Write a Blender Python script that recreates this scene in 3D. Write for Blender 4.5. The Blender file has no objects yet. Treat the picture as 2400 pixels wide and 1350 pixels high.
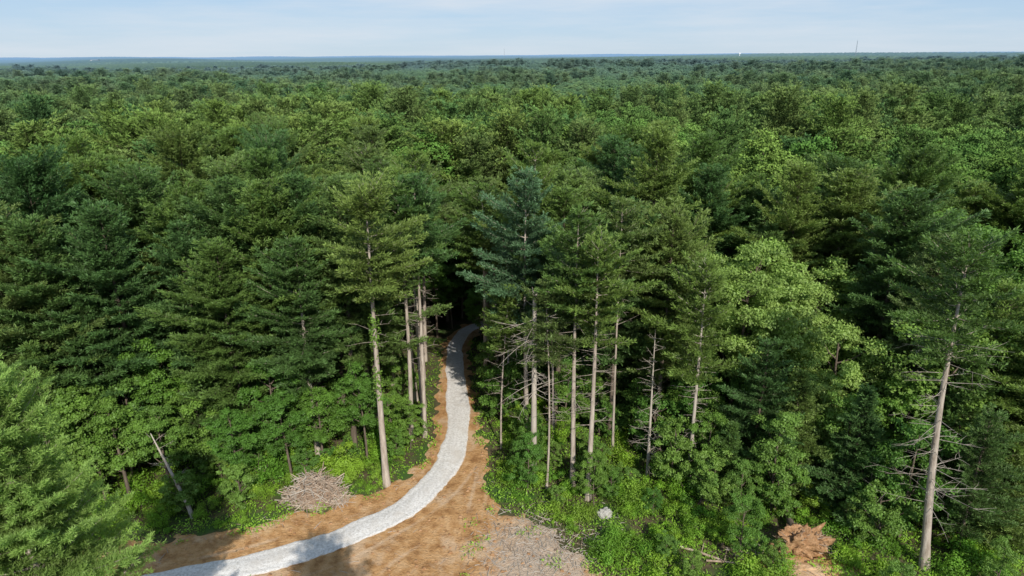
import bpy, math, numpy as np
from mathutils import Matrix, Vector, noise as mnoise
R_=np.random.RandomState
scene=bpy.context.scene
COL=scene.collection
# ---------------------------------------------------------------- camera
CAM_H=45.0
cam_d=bpy.data.cameras.new("camera"); cam=bpy.data.objects.new("camera",cam_d); COL.objects.link(cam)
cam_d.sensor_width=36; cam_d.lens=24; cam_d.clip_start=0.5; cam_d.clip_end=60000
cam.matrix_world=Matrix.Translation((0,0,CAM_H))@Matrix.Rotation(math.radians(90-18.85),4,'X')@Matrix.Rotation(math.radians(-0.25),4,'Z')
scene.camera=cam
scene.view_settings.view_transform='Standard'; scene.view_settings.look='None'; scene.view_settings.exposure=0
# ---------------------------------------------------------------- light
SUN_EL=36.0; TRAVEL=(-0.29,0.957)      # horizontal travel direction of the light
sd=bpy.data.lights.new("sun",'SUN'); sd.energy=5.0; sd.angle=math.radians(0.5); sd.color=(1.0,0.95,0.86)
sun=bpy.data.objects.new("sun",sd); COL.objects.link(sun)
ce=math.cos(math.radians(SUN_EL)); se=math.sin(math.radians(SUN_EL))
dv=Vector((TRAVEL[0]*ce,TRAVEL[1]*ce,-se)); sun.rotation_euler=dv.to_track_quat('-Z','Y').to_euler()
sun.location=(0,-20,120)
w=bpy.data.worlds.new("World"); scene.world=w; w.use_nodes=True
nt=w.node_tree; nt.nodes.clear()
def N(nt,t,**k):
    n=nt.nodes.new(t)
    for a,b in k.items(): setattr(n,a,b)
    return n
def ramp(n,stops):
    cr=n.color_ramp
    while len(cr.elements)<len(stops): cr.elements.new(0.5)
    for i,(p,c) in enumerate(stops): cr.elements[i].position=p
    for i,(p,c) in enumerate(stops): cr.elements[i].color=(*c,1)
out=N(nt,'ShaderNodeOutputWorld'); bg=N(nt,'ShaderNodeBackground'); sky=N(nt,'ShaderNodeTexSky')
sky.sky_type='NISHITA'; sky.sun_disc=False; sky.sun_elevation=math.radians(SUN_EL)
sky.sun_rotation=math.atan2(-TRAVEL[0],-TRAVEL[1])
sky.air_density=1.0; sky.dust_density=0.3; sky.ozone_density=3; sky.altitude=100
bg.inputs['Strength'].default_value=0.1
L=nt.links.new
tc=N(nt,'ShaderNodeTexCoord'); sx=N(nt,'ShaderNodeSeparateXYZ'); L(tc.outputs['Generated'],sx.inputs[0])
gr=N(nt,'ShaderNodeValToRGB'); ramp(gr,[(0.0,(.55,.69,.83)),(0.035,(.49,.66,.85)),(0.12,(.38,.58,.85)),(0.5,(.30,.46,.70)),(1.0,(.24,.38,.62))]); L(sx.outputs['Z'],gr.inputs[0])
sc10=N(nt,'ShaderNodeVectorMath',operation='SCALE'); sc10.inputs['Scale'].default_value=10.0; L(gr.outputs[0],sc10.inputs[0])
mx0=N(nt,'ShaderNodeMixRGB'); mx0.inputs['Fac'].default_value=.85; L(sky.outputs[0],mx0.inputs['Color1']); L(sc10.outputs[0],mx0.inputs['Color2'])
mp=N(nt,'ShaderNodeMapping'); mp.inputs['Scale'].default_value=(1.2,1.2,12)
nz=N(nt,'ShaderNodeTexNoise'); nz.inputs['Scale'].default_value=2.0; nz.inputs['Detail'].default_value=7; nz.inputs['Roughness'].default_value=0.6
rp=N(nt,'ShaderNodeValToRGB'); ramp(rp,[(0.40,(0,0,0)),(0.72,(.85,.85,.85))])
mx=N(nt,'ShaderNodeMixRGB'); mx.inputs['Color2'].default_value=(7.2,7.8,8.5,1)
L(tc.outputs['Generated'],mp.inputs['Vector']); L(mp.outputs[0],nz.inputs['Vector']); L(nz.outputs['Fac'],rp.inputs[0])
L(rp.outputs[0],mx.inputs['Fac']); L(mx0.outputs[0],mx.inputs['Color1']); L(mx.outputs[0],bg.inputs[0]); L(bg.outputs[0],out.inputs[0])
# ---------------------------------------------------------------- materials
def painted_haze(nt,colsock,d0,d1,amt,haze=(0.18,0.27,0.33,1)):  # aerial haze painted into the base colour, stronger further from the origin
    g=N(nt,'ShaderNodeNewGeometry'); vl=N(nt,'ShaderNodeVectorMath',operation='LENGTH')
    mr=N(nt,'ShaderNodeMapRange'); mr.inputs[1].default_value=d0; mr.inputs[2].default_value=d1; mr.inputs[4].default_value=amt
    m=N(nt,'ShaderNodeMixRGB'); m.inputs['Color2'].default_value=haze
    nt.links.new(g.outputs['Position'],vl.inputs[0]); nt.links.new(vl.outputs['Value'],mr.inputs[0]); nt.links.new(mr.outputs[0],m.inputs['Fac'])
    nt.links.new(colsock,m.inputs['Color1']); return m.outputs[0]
def leaf_mat(name,cols,transl=0.25,rough=0.5,lo=0.45,hi=1.5,tcol=1.3):
    m=bpy.data.materials.new(name); m.use_nodes=True; nt=m.node_tree; nt.nodes.clear(); L=nt.links.new
    o=N(nt,'ShaderNodeOutputMaterial')
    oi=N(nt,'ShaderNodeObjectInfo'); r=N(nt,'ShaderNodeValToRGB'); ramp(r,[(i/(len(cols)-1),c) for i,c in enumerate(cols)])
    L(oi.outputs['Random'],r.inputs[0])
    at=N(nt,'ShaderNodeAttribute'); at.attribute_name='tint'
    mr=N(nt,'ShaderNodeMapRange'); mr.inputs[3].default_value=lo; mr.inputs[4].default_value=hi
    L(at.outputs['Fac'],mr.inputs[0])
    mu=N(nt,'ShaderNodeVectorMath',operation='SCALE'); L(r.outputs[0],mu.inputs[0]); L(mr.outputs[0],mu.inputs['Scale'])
    c=painted_haze(nt,mu.outputs[0],120,1700,0.85)  # far foliage takes the haze in its own colour
    if transl<=0:
        p=N(nt,'ShaderNodeBsdfDiffuse'); L(c,p.inputs['Color']); L(p.outputs[0],o.inputs[0]); return m
    p=N(nt,'ShaderNodeBsdfPrincipled'); t=N(nt,'ShaderNodeBsdfTranslucent'); ms=N(nt,'ShaderNodeMixShader')
    p.inputs['Roughness'].default_value=rough; p.inputs['Specular IOR Level'].default_value=0.25
    L(c,p.inputs['Base Color'])
    m2=N(nt,'ShaderNodeVectorMath',operation='MULTIPLY'); m2.inputs[1].default_value=(1.25*tcol,1.25*tcol,0.7*tcol); L(c,m2.inputs[0]); L(m2.outputs[0],t.inputs[0])
    ms.inputs[0].default_value=transl; L(p.outputs[0],ms.inputs[1]); L(t.outputs[0],ms.inputs[2]); L(ms.outputs[0],o.inputs[0])
    return m
def noise_mat(name,cols,scale,rough=0.9,bump=0.3,bscale=None,detail=8,stretch=None,second=None,haze=False,poss=None,third=None,tintcol=None,patch=None,bdist=.1):
    m=bpy.data.materials.new(name); m.use_nodes=True; nt=m.node_tree; L=nt.links.new
    p=nt.nodes['Principled BSDF']; g=N(nt,'ShaderNodeNewGeometry') if stretch is None else N(nt,'ShaderNodeTexCoord')
    src=g.outputs['Position'] if stretch is None else g.outputs['Object']
    if stretch:
        mpn=N(nt,'ShaderNodeMapping'); mpn.inputs['Scale'].default_value=stretch; L(src,mpn.inputs[0]); src=mpn.outputs[0]
    def noise(s,rg=.65):
        n=N(nt,'ShaderNodeTexNoise'); n.inputs['Scale'].default_value=s; n.inputs['Detail'].default_value=detail; n.inputs['Roughness'].default_value=rg
        L(src,n.inputs['Vector']); return n.outputs['Fac']
    def mixc(c,fac,c2):
        mm=N(nt,'ShaderNodeMixRGB'); mm.inputs['Color2'].default_value=(*c2,1); L(fac,mm.inputs['Fac']); L(c,mm.inputs['Color1']); return mm.outputs[0]
    r=N(nt,'ShaderNodeValToRGB'); ramp(r,[(poss[i] if poss else 0.3+0.4*i/(len(cols)-1),c) for i,c in enumerate(cols)])
    L(noise(scale),r.inputs[0]); c=r.outputs[0]
    for sec in (second,third):
        if sec:
            s2,c2,lo,hi=sec
            mr=N(nt,'ShaderNodeMapRange'); mr.inputs[1].default_value=lo; mr.inputs[2].default_value=hi; L(noise(s2),mr.inputs[0]); c=mixc(c,mr.outputs[0],c2)
    if patch:
        (px,py,pr,pc)=patch; vd=N(nt,'ShaderNodeVectorMath',operation='DISTANCE'); vd.inputs[1].default_value=(px,py,0); L(g.outputs['Position'],vd.inputs[0])
        ad=N(nt,'ShaderNodeMath',operation='MULTIPLY_ADD'); L(noise(.7,.75),ad.inputs[0]); ad.inputs[1].default_value=16; L(vd.outputs['Value'],ad.inputs[2])
        mr=N(nt,'ShaderNodeMapRange'); mr.inputs[1].default_value=pr+9.5; mr.inputs[2].default_value=pr+6.0; L(ad.outputs[0],mr.inputs[0]); mr.inputs[4].default_value=.85; c=mixc(c,mr.outputs[0],pc)
    if tintcol:
        at=N(nt,'ShaderNodeAttribute'); at.attribute_name='tint'; ad=N(nt,'ShaderNodeMath',operation='MULTIPLY_ADD'); L(noise(2.3,.8),ad.inputs[0]); ad.inputs[1].default_value=.9; L(at.outputs['Fac'],ad.inputs[2])
        mr=N(nt,'ShaderNodeMapRange'); mr.inputs[1].default_value=tintcol[1]; mr.inputs[2].default_value=tintcol[2]; mr.inputs[4].default_value=tintcol[3]; L(ad.outputs[0],mr.inputs[0]); c=mixc(c,mr.outputs[0],tintcol[0])
    if haze: c=painted_haze(nt,c,150,2600,0.8)  # haze blended into the surface colour with distance
    L(c,p.inputs['Base Color']); p.inputs['Roughness'].default_value=rough; p.inputs['Specular IOR Level'].default_value=0.2
    b=N(nt,'ShaderNodeBump'); b.inputs['Strength'].default_value=bump; b.inputs['Distance'].default_value=bdist
    L(noise(bscale or scale*4,.7),b.inputs['Height']); L(b.outputs[0],p.inputs['Normal'])
    return m
PC=[(0.095,0.170,0.040),(0.145,0.220,0.046),(0.070,0.148,0.046),(0.170,0.240,0.056),(0.110,0.163,0.052)]
BC=[(0.080,0.185,0.032),(0.145,0.25,0.042),(0.100,0.20,0.040),(0.18,0.285,0.055)]
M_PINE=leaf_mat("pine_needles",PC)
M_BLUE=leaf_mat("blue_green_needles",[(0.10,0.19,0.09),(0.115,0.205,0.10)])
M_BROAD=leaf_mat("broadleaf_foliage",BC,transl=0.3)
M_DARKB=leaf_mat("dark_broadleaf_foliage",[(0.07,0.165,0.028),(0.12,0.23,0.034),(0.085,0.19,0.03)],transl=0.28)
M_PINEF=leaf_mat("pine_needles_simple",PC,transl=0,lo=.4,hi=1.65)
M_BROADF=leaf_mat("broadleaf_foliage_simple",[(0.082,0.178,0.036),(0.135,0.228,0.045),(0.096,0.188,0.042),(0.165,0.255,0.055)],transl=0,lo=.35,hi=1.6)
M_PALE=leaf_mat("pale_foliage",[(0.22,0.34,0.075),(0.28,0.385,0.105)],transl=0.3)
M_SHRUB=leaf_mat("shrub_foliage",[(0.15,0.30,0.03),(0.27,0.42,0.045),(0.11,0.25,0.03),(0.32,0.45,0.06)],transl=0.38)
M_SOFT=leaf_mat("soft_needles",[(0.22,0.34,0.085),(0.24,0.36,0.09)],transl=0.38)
M_BARK=noise_mat("pine_bark",[(0.20,0.155,0.12),(0.38,0.32,0.265),(0.52,0.46,0.39)],3.0,stretch=(1,1,0.18),bump=0.6,bscale=9)
M_DBARK=noise_mat("dark_bark",[(0.08,0.06,0.045),(0.19,0.15,0.115)],3.0,stretch=(1,1,0.2),bump=0.6,bscale=9)
M_DEAD=noise_mat("weathered_wood",[(0.30,0.26,0.21),(0.50,0.44,0.38)],3.0,stretch=(1,1,0.15),bump=0.4,bscale=9)
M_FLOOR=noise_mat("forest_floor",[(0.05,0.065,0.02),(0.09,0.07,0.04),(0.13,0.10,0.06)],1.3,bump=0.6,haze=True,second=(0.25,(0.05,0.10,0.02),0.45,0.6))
M_DIRT=noise_mat("orange_dirt",[(0.31,0.155,0.06),(0.50,0.28,0.12),(0.60,0.375,0.19)],0.8,bump=1.0,bscale=3.8,bdist=.22,poss=[.34,.5,.66],second=(0.25,(0.60,0.41,0.25),0.52,0.64),third=(1.7,(0.29,0.155,0.07),0.59,0.69),tintcol=((0.66,0.48,0.32),1.05,1.45,.6),patch=(3.0,53.5,5.5,(0.50,0.41,0.32)))
M_GRAVEL=noise_mat("white_gravel",[(0.50,0.47,0.43),(0.72,0.69,0.655),(0.88,0.86,0.83)],4.0,bump=0.9,bscale=11,second=(0.35,(0.60,0.55,0.49),0.50,0.74),tintcol=((0.54,0.38,0.24),1.22,1.5,.9))
M_ROOT=noise_mat("root_dirt",[(0.24,0.12,0.055),(0.46,0.26,0.13),(0.60,0.38,0.22)],2.6,bump=1.0,bscale=7,bdist=.25)
M_PILE=noise_mat("brown_litter",[(0.13,0.09,0.06),(0.30,0.21,0.15)],2.2,bump=0.9,bscale=8)
M_STICK=noise_mat("cut_brush",[(0.17,0.115,0.08),(0.36,0.27,0.20),(0.55,0.47,0.39)],1.5,bump=0.3)
M_ROCK=noise_mat("pale_rock",[(0.28,0.27,0.24),(0.48,0.46,0.42)],3,bump=0.5)
# ---------------------------------------------------------------- mesh helpers
def make_mesh(name,parts,smooth=False):
    vs=[];fs=[];mi=[];ti=[];off=0
    for v,f,m,t in parts:
        if len(v)==0: continue
        vs.append(v); fs.append(f+off); mi.append(np.full(len(f),m)); ti.append(np.broadcast_to(t,(len(v),))); off+=len(v)
    v=np.concatenate(vs).astype(np.float32); f=np.concatenate(fs).astype(np.int32); mi=np.concatenate(mi).astype(np.int32); ti=np.concatenate(ti).astype(np.float32)
    me=bpy.data.meshes.new(name); me.vertices.add(len(v)); me.vertices.foreach_set('co',v.ravel())
    me.loops.add(f.size); me.loops.foreach_set('vertex_index',f.ravel())
    me.polygons.add(len(f)); me.polygons.foreach_set('loop_start',np.arange(0,f.size,f.shape[1],dtype=np.int32))
    me.polygons.foreach_set('material_index',mi)
    a=me.attributes.new('tint','FLOAT','POINT'); a.data.foreach_set('value',ti)
    me.update(calc_edges=True)
    if smooth: me.polygons.foreach_set('use_smooth',np.ones(len(f),dtype=bool))
    return me
def nrm(a): return a/np.maximum(np.linalg.norm(a,axis=-1,keepdims=True),1e-9)
def leaves(pos,d,n,Ls,Ws,tint):
    d=nrm(d); s=nrm(np.cross(d,n)); Ls=np.asarray(Ls)[:,None]; Ws=np.asarray(Ws)[:,None]
    v=np.stack([pos,pos+d*Ls*.5+s*Ws*.5,pos+d*Ls,pos+d*Ls*.5-s*Ws*.5],1).reshape(-1,3)
    f=np.arange(len(pos)*4).reshape(-1,4)
    return v,f,np.repeat(tint,4)
def tube(P,rad,sides=6):
    P=np.asarray(P,float); rad=np.asarray(rad,float); n=len(P)
    T=nrm(np.gradient(P,axis=0)); ref=np.where(np.abs(T[:,2:3])>0.9,np.array([[1.,0,0]]),np.array([[0,0,1.]]))
    if np.abs(T[:,2]).mean()>0.6: ref=np.tile([1.,0,0],(n,1))
    U=nrm(np.cross(T,ref)); V=np.cross(T,U)
    a=np.linspace(0,2*np.pi,sides,endpoint=False)
    ring=P[:,None]+rad[:,None,None]*(np.cos(a)[None,:,None]*U[:,None]+np.sin(a)[None,:,None]*V[:,None])
    v=ring.reshape(-1,3); i=np.arange(n-1)[:,None]*sides; j=np.arange(sides)[None]; k=(j+1)%sides
    f=np.stack([i+j,i+k,i+sides+k,i+sides+j],-1).reshape(-1,4)
    return v,f
class Acc:
    def __init__(s): s.p=[]
    def tube(s,P,r,sides=5,m=0,t=0.5):
        v,f=tube(P,r,sides); s.p.append((v,f,m,t))
    def mesh(s,name,mats,smooth=True):
        me=make_mesh(name,s.p,smooth)
        for m in mats: me.materials.append(m)
        return me
# ---------------------------------------------------------------- generators
def dead_limb(acc,rng,base,az,ln,el,r=0.05,twigs=3,bend=None):
    d=np.array([math.cos(az),math.sin(az),0.]); s=np.linspace(0,1,5)
    bend=rng.uniform(-.25,.15) if bend is None else bend
    side=np.array([-d[1],d[0],0])*rng.uniform(-.15,.15)
    P=base+s[:,None]*d*ln*math.cos(el)+side*(s[:,None]**2)*ln; P[:,2]+=ln*(s*math.sin(el)+bend*s*s)
    acc.tube(P,r*(1-s*.8),3)
    for k in range(twigs):
        q=rng.uniform(.35,.95); p=base+q*d*ln*math.cos(el)+side*q*q*ln; p=p+np.array([0,0,ln*(q*math.sin(el)+bend*q*q)])
        a2=az+rng.choice([-1,1])*rng.uniform(.5,1.1); l2=ln*rng.uniform(.2,.4)
        e=p+np.array([math.cos(a2)*l2,math.sin(a2)*l2,l2*rng.uniform(-.3,.5)])
        acc.tube(np.array([p,(p+e)/2+rng.randn(3)*.04,e]),[r*.45,r*.35,r*.12],3)
def axis_fn(rng,H,amp=.35):
    a,b=rng.randn(2)*amp; p,q=rng.uniform(0,6,2)
    return lambda z: np.array([a*math.sin(z/H*3.1+p)-a*math.sin(p),b*math.sin(z/H*2.6+q)-b*math.sin(q),z])
def gen_pine(name,seed,H=32,cb=.5,R=5.4,dens=2.2,step=.29,bl=.44,bw=.098,blades=9,mat=None,dead=10,r0=.36,bark=None,deadlo=.25,shape='pine',wh=.84,sparse=0.0,flat=.42):
    rng=R_(seed); ax=axis_fn(rng,H); W=Acc(); z=np.linspace(0,H,12)
    P=np.array([ax(q) for q in z]); rr=r0*(1-z/H)**.8+.015; rr[0]*=1.25; W.tube(P,rr,8)
    tp=[];td=[];tt=[]
    zz=cb*H; azo=rng.uniform(0,6)
    asym=rng.uniform(0,6.28)
    while zz<H-.3:
        t=(zz-cb*H)/(H-cb*H)
        if shape=='pine': prof=((1-t)**.60)*(.55+.45*min(1,t/.3))*1.12+.04
        elif shape=='cone': prof=(1-t)**.9+.04
        else: prof=math.sqrt(max(0,1-(t*1.0)**2.6))*(.6+.4*min(1,t/.4))
        nb=rng.randint(3,6) if t<.6 else rng.randint(4,7)
        if shape=='cone': nb=rng.randint(5,7)
        boost=rng.uniform(.68,1.26)
        for k in range(nb):
            if rng.rand()<sparse: continue
            az=azo+k*2*math.pi/nb+rng.uniform(-.45,.45)
            ln=R*prof*rng.uniform(.5,1.2)*boost*(1+.25*math.cos(az-asym))
            if ln<.45: ln=.45
            el=math.radians(-4+44*t**1.4+rng.uniform(-10,10)) if shape!='cone' else math.radians(-10+45*t+rng.uniform(-7,7))
            up=.18 if shape!='cone' else .1
            d=np.array([math.cos(az),math.sin(az),0]); b=ax(zz)
            s=np.linspace(0,1,5); BP=b+s[:,None]*d*ln*math.cos(el); BP[:,2]+=ln*(s*math.sin(el)+up*s*s)
            W.tube(BP,(.018+.009*ln)*(1-.8*s),3)
            nt_=max(2,int(ln*dens))
            for q in np.linspace(.10,1,nt_):
                bp=b+d*q*ln*math.cos(el); bp[2]+=ln*(q*math.sin(el)+up*q*q)
                for sg in (-1,1):
                    a2=az+sg*rng.uniform(.4,1.0); tl=(.14+.30*(1-q))*ln*rng.uniform(.6,1.2)+.35
                    dd=np.array([math.cos(a2),math.sin(a2),rng.uniform(.05,.35)+.25*t]); dd/=np.linalg.norm(dd)
                    npos=max(2,int(tl/step)); qq=(np.arange(npos)+rng.uniform(.2,.8))/npos
                    pp=bp+qq[:,None]*dd*tl; pp[:,2]-=.06*tl*qq*qq
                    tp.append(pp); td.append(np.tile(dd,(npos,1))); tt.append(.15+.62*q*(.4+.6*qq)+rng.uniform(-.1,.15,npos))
        zz+=rng.uniform(.6,1.4)*wh*(1-.35*t); azo+=rng.uniform(.3,1.2)
    lp=np.array([ax(H-.15*i) for i in range(10)]); tp.append(lp); td.append(np.tile([0,0,1.],(10,1))); tt.append(np.full(10,.8))
    tp=np.concatenate(tp);td=np.concatenate(td);tt=np.concatenate(tt)
    n=len(tp); m=n*blades; P=np.repeat(tp,blades,0)+rng.randn(m,3)*bl*.16; D=np.repeat(td,blades,0)+rng.randn(m,3)*[flat*1.3,flat*1.3,flat]+np.array([0,0,.25])
    NN=rng.randn(m,3)*.7+np.array([0,0,.9])
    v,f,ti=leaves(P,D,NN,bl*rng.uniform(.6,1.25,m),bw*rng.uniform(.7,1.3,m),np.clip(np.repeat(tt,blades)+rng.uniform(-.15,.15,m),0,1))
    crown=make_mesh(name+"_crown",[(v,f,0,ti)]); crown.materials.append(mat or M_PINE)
    for k in range(dead):
        zd=H*rng.uniform(deadlo,cb*1.05); dead_limb(W,rng,ax(zd),rng.uniform(0,6.28),rng.uniform(.8,2.6)*(.6+zd/H),math.radians(rng.uniform(-15,20)),.035,2)
    trunk=W.mesh(name+"_trunk",[bark or M_BARK])
    return trunk,crown
def gen_broad(name,seed,H=22,cb=.35,R=4.5,nl=11,clumps=9,lv=140,ls=.32,mat=None,bark=None,cr=1.0,r0=.28,skirt=False):
    rng=R_(seed); ax=axis_fn(rng,H,.5); W=Acc(); z=np.linspace(0,H*.85,9)
    W.tube(np.array([ax(q) for q in z]),r0*(1-z/H)**.8+.02,7)
    zc=H*(cb+1)/2; hz=H*(1-cb)/2; allP=[];allD=[];allN=[];allT=[]
    for i in range(nl):
        u=(i+.5)/nl; th=i*2.399+rng.uniform(-.5,.5); zz=1-2*u*(.98 if skirt else .86); rad=math.sqrt(max(0,1-zz*zz))
        rr=rng.uniform(.5,.8)
        c=ax(min(zc,H*.8))*np.array([1,1,0])+np.array([math.cos(th)*rad*R*rr,math.sin(th)*rad*R*rr,zc+zz*hz*rng.uniform(.6,.85)])
        lr=R*rng.uniform(.26,.46)
        b=ax(max(.05*H,min(H*.8,c[2]-.5*np.linalg.norm(c[:2])-.8)))
        mid=(b+c)/2+np.array([0,0,-.15*lr]); W.tube(np.array([b,mid,c]),[.04+r0*.25,.03+r0*.16,.02],4)
        lt=rng.uniform(-.12,.12)
        for j in range(clumps):
            dd=rng.randn(3); dd[2]=dd[2]*.8+.35; dd/=np.linalg.norm(dd)
            cc=c+dd*lr*rng.uniform(.55,1.15)*np.array([1,1,.8]); r=cr*rng.uniform(.42,1.0)*R*.2
            m=int(lv*rng.uniform(.7,1.2)); n=rng.randn(m,3); n[:,2]=np.abs(n[:,2])*1.0-.3*rng.rand(m); n=nrm(n)
            p=cc+n*r*rng.uniform(.45,1.25,(m,1))*np.array([1.15,1.15,.75])
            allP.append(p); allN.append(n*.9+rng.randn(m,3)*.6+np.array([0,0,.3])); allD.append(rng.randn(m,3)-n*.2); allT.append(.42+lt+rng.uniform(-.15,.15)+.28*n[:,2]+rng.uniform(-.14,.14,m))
    P=np.concatenate(allP);D=np.concatenate(allD);NN=nrm(np.concatenate(allN));T=np.clip(np.concatenate(allT),0,1)
    D=D-NN*(D*NN).sum(1,keepdims=True)
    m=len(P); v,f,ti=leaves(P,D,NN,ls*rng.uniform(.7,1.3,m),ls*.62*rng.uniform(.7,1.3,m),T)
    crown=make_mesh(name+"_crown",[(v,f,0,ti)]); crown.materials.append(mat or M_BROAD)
    return W.mesh(name+"_trunk",[bark or M_DBARK]),crown
def gen_shrub(name,seed,R=1.5,H=1.8,n=9,lv=230,ls=.16,mat=None):
    rng=R_(seed); P=[];NN=[];T=[]; W=Acc()
    for i in range(n):
        a=rng.uniform(0,6.28); q=math.sqrt(rng.rand())*R*.95; c=np.array([math.cos(a)*q,math.sin(a)*q,H*rng.uniform(.15,.9)*(1.1-.4*q/R)])
        W.tube(np.array([[0,0,-.1],c*np.array([.4,.4,.6]),c]),[.03,.02,.01],3)
        m=int(lv*rng.uniform(.5,1.2)); d=nrm(rng.randn(m,3)*np.array([1,1,.9])+np.array([0,0,.2])); r=R*rng.uniform(.14,.42)
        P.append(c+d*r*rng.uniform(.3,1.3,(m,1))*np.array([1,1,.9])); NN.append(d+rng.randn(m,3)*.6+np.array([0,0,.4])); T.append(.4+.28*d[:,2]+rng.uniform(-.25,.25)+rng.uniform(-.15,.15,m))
    P=np.concatenate(P);NN=nrm(np.concatenate(NN));T=np.clip(np.concatenate(T),0,1); P[:,2]=np.maximum(P[:,2],.02)
    D=rng.randn(len(P),3); D-=NN*(D*NN).sum(1,keepdims=True); m=len(P)
    v,f,ti=leaves(P,D,NN,ls*rng.uniform(.7,1.5,m),ls*.55*rng.uniform(.7,1.3,m),T)
    cr=make_mesh(name+"_foliage",[(v,f,0,ti)]); cr.materials.append(mat or M_SHRUB)
    return W.mesh(name+"_stems",[M_DBARK]),cr
# ---------------------------------------------------------------- layout data (metres)
ROAD=np.array([(-60,41.5),(-47,44.2),(-40,46.6),(-34.1,48.7),(-28.6,50.7),(-22.5,52.8),(-18.3,54.8),(-14.3,57.6),(-10.6,61.4),(-8.2,66.3),(-7.1,72),(-7.1,79.3),(-8.0,88),(-8.7,94),(-9.2,99.5),(-9.2,104),(-8.0,108.5),(-4.5,112.5),(2,116)],float)
def catmull(P,n=12):
    out=[]
    for i in range(len(P)-1):
        p0=P[max(i-1,0)];p1=P[i];p2=P[i+1];p3=P[min(i+2,len(P)-1)]
        for t in np.linspace(0,1,n,endpoint=False):
            out.append(.5*((2*p1)+(-p0+p2)*t+(2*p0-5*p1+4*p2-p3)*t*t+(-p0+3*p1-3*p2+p3)*t**3))
    out.append(P[-1]); return np.array(out)
RC=catmull(ROAD)
def road_dist(x,y):
    x=np.atleast_1d(x);y=np.atleast_1d(y); o=np.full(len(x),1e9)
    for a,b in RC: o=np.minimum(o,(x-a)**2+(y-b)**2)
    return np.sqrt(o)
DIRT=[(-60,44),(-60,49),(-45,53),(-37.9,54.8),(-30.6,56.4),(-25.9,57.6),(-23,59.4),(-19.7,60.5),(-17.5,62.3),(-14,63.6),(-11.7,66.7),(-10.2,70.2),(-10,77.1),(-10.7,85.2),(-11.0,92),(-11.3,100),(-11.2,105),(-9.8,110),(-5.5,115),(1,118.5),(3,114),(-3.5,110.5),(-6,107),(-7.0,103),(-6.9,99),(-6.2,93),(-5.5,88),(-4.9,82),(-4.6,77.1),(-2.8,71.1),(-3.4,66.7),(-2.3,61.4),(-.9,59.6),(1.8,58.7),(3.8,57),(5.3,54),(7.1,51.7),(9.8,49.5),(12,44),(14,28),(-60,28)]
DP=np.array(DIRT,float)
def inpoly(x,y,P):
    x=np.atleast_1d(x);y=np.atleast_1d(y); c=np.zeros(len(x),bool); n=len(P); j=n-1
    for i in range(n):
        xi,yi=P[i];xj,yj=P[j]
        m=((yi>y)!=(yj>y))
        with np.errstate(divide='ignore',invalid='ignore'): xx=(xj-xi)*(y-yi)/((yj-yi) if yj!=yi else 1e-9)+xi
        c^=(m&(x<xx)); j=i
    return c
def polydist(x,y,P):
    x=np.atleast_1d(x)[:,None];y=np.atleast_1d(y)[:,None]; A=P; B=np.roll(P,-1,0); d=B-A
    t=np.clip(((x-A[:,0])*d[:,0]+(y-A[:,1])*d[:,1])/np.maximum((d**2).sum(1),1e-9),0,1)
    return np.min(np.hypot(A[:,0]+t*d[:,0]-x,A[:,1]+t*d[:,1]-y),1)
def sstep(a,b,x): t=np.clip((x-a)/(b-a),0,1); return t*t*(3-2*t)
def ground_z(x,y):
    x=np.asarray(x,float);y=np.asarray(y,float); d=np.hypot(x,y)
    w_=sstep(110,420,d)
    z=w_*(-4+4.5*np.sin(x/170+1.3)*np.cos(y/210+.5)+2.5*np.sin(x/67+y/90)+4*np.clip(x/500,-1.6,1.4))
    f=sstep(1500,5000,d)
    z=z*(1-f)+f*(-4+16*np.sin(x/1900+.4)*np.sin(y/2300+1)+9*np.sin(x/640+2)*np.sin(y/900)+7*np.sin(x/310+y/500)+12*np.clip(x/5000,-1,1.3))
    near=(1-sstep(100,160,d))
    return z+near*(.10*np.sin(x/3.1+.7*np.sin(y/4))*np.sin(y/2.7+1)+.05*np.sin(x/1.4+y/1.9))
def add(name,me,loc=(0,0,0),parent=None,**kw):
    o=bpy.data.objects.new(name,me); COL.objects.link(o); o.location=loc
    if parent: o.parent=parent
    for k,v in kw.items(): o[k]=v
    return o
def axis_coords(lo,hi,a,b,step,g=1.12):
    c=list(np.arange(a,b+.001,step)); s=step; x=b
    while x<hi: s*=g; x+=s; c.append(x)
    s=step; x=a
    while x>lo: s*=g; x-=s; c.insert(0,x)
    return np.array(c)
gx=axis_coords(-30000,30000,-60,60,.8); gy=axis_coords(-3000,32000,25,140,.8)
X,Y=np.meshgrid(gx,gy); Z=ground_z(X,Y); v=np.stack([X,Y,Z],-1).reshape(-1,3)
def gridf(ny,nx):
    i=np.arange(ny-1)[:,None]*nx; j=np.arange(nx-1)[None]; return np.stack([i+j,i+j+1,i+nx+j+1,i+nx+j],-1).reshape(-1,4)
me=make_mesh("ground",[(v,gridf(len(gy),len(gx)),0,.5)],True); me.materials.append(M_FLOOR); add("ground",me,kind="structure")
def wob(x,y,s=1.0): return .6*np.sin(x*1.3*s+1.7*np.sin(y*.9*s))+.4*np.sin(y*2.1*s+x*.7*s)+.3*np.sin(x*3.7*s-y*2.9*s)
st=.27; dx=np.arange(-62,17,st); dy=np.arange(30,120,st); X,Y=np.meshgrid(dx,dy); xf=X.ravel();yf=Y.ravel()
sdist=polydist(xf,yf,DP)*np.where(inpoly(xf,yf,DP),1,-1)+.6*wob(xf,yf)
rdf=road_dist(xf,yf)
def band(v,c,w): return np.exp(-((v-c)/w)**2)
wv=.5*np.sin(xf*.31+yf*.2)+.35*np.sin(yf*.5-xf*.23)
loop=np.hypot(xf+2.0,yf-46.0)+wv
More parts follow.
